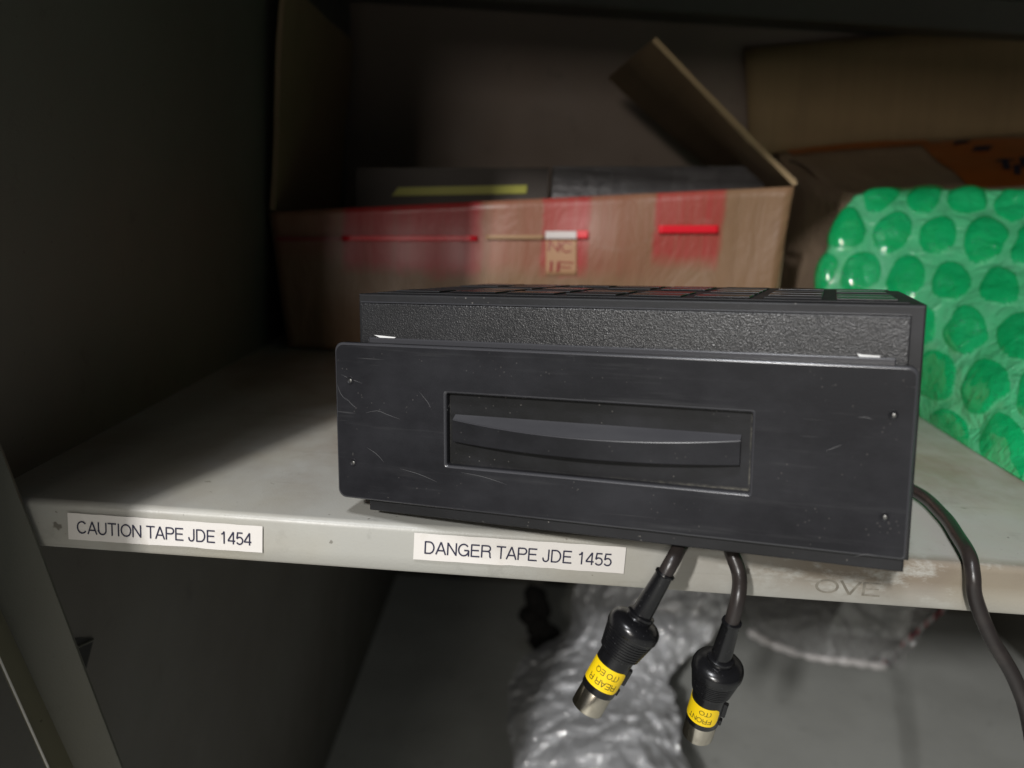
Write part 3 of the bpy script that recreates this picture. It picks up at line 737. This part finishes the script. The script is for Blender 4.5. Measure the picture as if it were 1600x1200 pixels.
# ---------------------------------------------------------------- below the shelf
def clear(name, white, fac):
    m = M(name, white, .16, 0, 1); m.b.inputs['Coat Roughness'].default_value = .08; m.b.inputs['IOR'].default_value = 2.6; m.b.inputs['Coat IOR'].default_value = 2.4; m.bump(m.noise(90, 3, .6, None, 1), .003, .4); m.done()
    out = m.t.nodes['Material Output']; tb = m.n('ShaderNodeBsdfTransparent'); tb.inputs[0].default_value = (.93, .94, .95, 1); mx = m.n('ShaderNodeMixShader')
    fr_ = m.n('ShaderNodeLayerWeight'); fr_.inputs[0].default_value = .45
    m.l(m.math('MULTIPLY', m.ramp(fr_.outputs['Facing'], 0, 1, 1, .1), fac), mx.inputs[0])
    m.l(m.b.outputs[0], mx.inputs[1]); m.l(tb.outputs[0], mx.inputs[2]); m.l(mx.outputs[0], out.inputs[0]); return m.m
CLEARW = clear('clear_bubble_film', (.84, .85, .88), .27)
CLEARB = clear('clear_bag_film', (.40, .39, .385), .74); CLEARB.node_tree.nodes['Principled BSDF'].inputs['IOR'].default_value = 1.7; CLEARB.node_tree.nodes['Principled BSDF'].inputs['Coat IOR'].default_value = 1.6
def sheet(name, net, nu, nv, crumple, mat, bub=None, seed=0):
    cols = [catmull(r_, nu) for r_ in net]; fine = [catmull([c_[i] for c_ in cols], nv) for i in range(len(cols[0]))]
    bm = bmesh.new(); G = []
    for i in range(len(fine)):
        r_ = []
        for j in range(len(fine[0])):
            p = fine[i][j]; q = p + Vector((0, 0, seed))
            h = crumple * (noise.noise(q * 9) + 1.1 * abs(noise.noise(q * 17)) + .55 * abs(noise.noise(q * 42)) + .28 * noise.noise(q * 85))
            if bub:
                u, v = i * bub[0], j * bub[0]; d_ = math.hypot((u + .5 * (round(v) % 2)) % 1 - .5, v % 1 - .5); h += bub[1] * max(0, 1 - (d_ / .42) ** 2) ** .5
            r_.append(bm.verts.new(p + Vector((.5 * crumple * noise.noise(q * 17 + Vector((5, 5, 5))), -h, .4 * h))))
        G.append(r_)
    for i in range(len(G) - 1):
        for j in range(len(G[0]) - 1): bm.faces.new((G[i][j], G[i+1][j], G[i+1][j+1], G[i][j+1]))
    return obj(name, bm, mat, None, True)
net = [[aty(905, 900, 1.0), aty(960, 890, .96), aty(1050, 900, .95), aty(1160, 900, 1.0)],
       [aty(880, 990, .98), aty(940, 990, .90), aty(1020, 1000, .88), aty(1110, 990, .95)],
       [aty(800, 1050, .86), aty(880, 1070, .78), aty(975, 1080, .76), aty(1040, 1060, .84)],
       [aty(800, 1150, .70), aty(880, 1160, .64), aty(980, 1150, .63), aty(1050, 1140, .69)],
       [aty(798, 1290, .56), aty(880, 1290, .51), aty(1000, 1290, .50), aty(1085, 1290, .55)]]
setprops(sheet('clear_bubble_wrap', net, 46, 40, .021, CLEARW, None), 'crumpled clear bubble wrap heaped below the shelf', 'bubble wrap')
net2 = [[p + Vector((.01, .03, .0)) for p in r_] for r_ in net]
sh2 = sheet('film_layer', net2, 40, 34, .03, CLEARW, None, 8); sh2.parent = bpy.data.objects['clear_bubble_wrap']
net = [[aty(1130, 900, 1.05), aty(1240, 900, 1.0), aty(1380, 905, .98), aty(1500, 915, 1.0)],
       [aty(1160, 950, 1.0), aty(1250, 950, .95), aty(1370, 960, .94), aty(1470, 945, .96)],
       [aty(1180, 1008, .97), aty(1260, 1022, .93), aty(1340, 1030, .92), aty(1400, 1042, .93)]]
bag = setprops(sheet('plastic_bag', net, 30, 24, .02, CLEARB, None, 4), 'clear plastic bag with a red, white and black edge below the shelf', 'bag')
bm = bmesh.new(); Cc = [M('bag_white', (.7, .68, .68), .4).done(), M('bag_red', (.5, .03, .04), .4).done(), INK]
pe = catmull([aty(1362, 1040, .92), aty(1392, 1043, .92), aty(1404, 1018, .92), aty(1440, 985, .92), aty(1476, 955, .93)], 8)
for i, (p, q) in enumerate(zip(pe, pe[1:])):
    d_ = Vector((0, 0, .010)) if i > 10 else Vector((0, 0, .014)); f = bm.faces.new([bm.verts.new(v) for v in (p, q, q + d_, p + d_)]); f.material_index = (0, 1, 0, 0, 1, 2, 1, 0)[i % 8]
r = bmesh.ops.solidify(bm, geom=bm.faces[:], thickness=.001)
obj('bag_edge', bm, Cc, bag)
bm = bmesh.new(); pp = [aty(1168, 985, .95), aty(1210, 1008, .94), aty(1270, 1026, .93), aty(1330, 1034, .92), aty(1385, 1042, .92)]; tube(bm, catmull(pp, 8), [.004 + .004 * abs(math.sin(i * .9)) for i in range(33)], 10)
obj('bag_hem', bm, M('bag_hem', (.55, .53, .52), .3).done(), bag, True)
bm = bmesh.new(); P = [aty(1290, 990, 1.15), aty(1415, 1000, 1.12), aty(1440, 900, 1.16), aty(1340, 900, 1.18)]; slab(bm, P, .01)
setprops(obj('grey_board', bm, FLOOR), 'flat grey board leaning behind the plastic bag', 'board')
bm = bmesh.new()
for k in range(6):
    c_ = aty(842 + random.uniform(-12, 12), 935 + k * 14, 1.05); bmesh.ops.create_icosphere(bm, subdivisions=2, radius=.024 * random.uniform(.7, 1.1), matrix=Matrix.Translation(c_))
for v in bm.verts: v.co += v.normal * .01 * noise.noise(v.co * 40)
setprops(obj('dark_cloth', bm, M('dark_cloth', (.012, .011, .010), .9).done(), None, True), 'dark crumpled cloth in the shadow beside the clear bubble wrap', 'cloth')
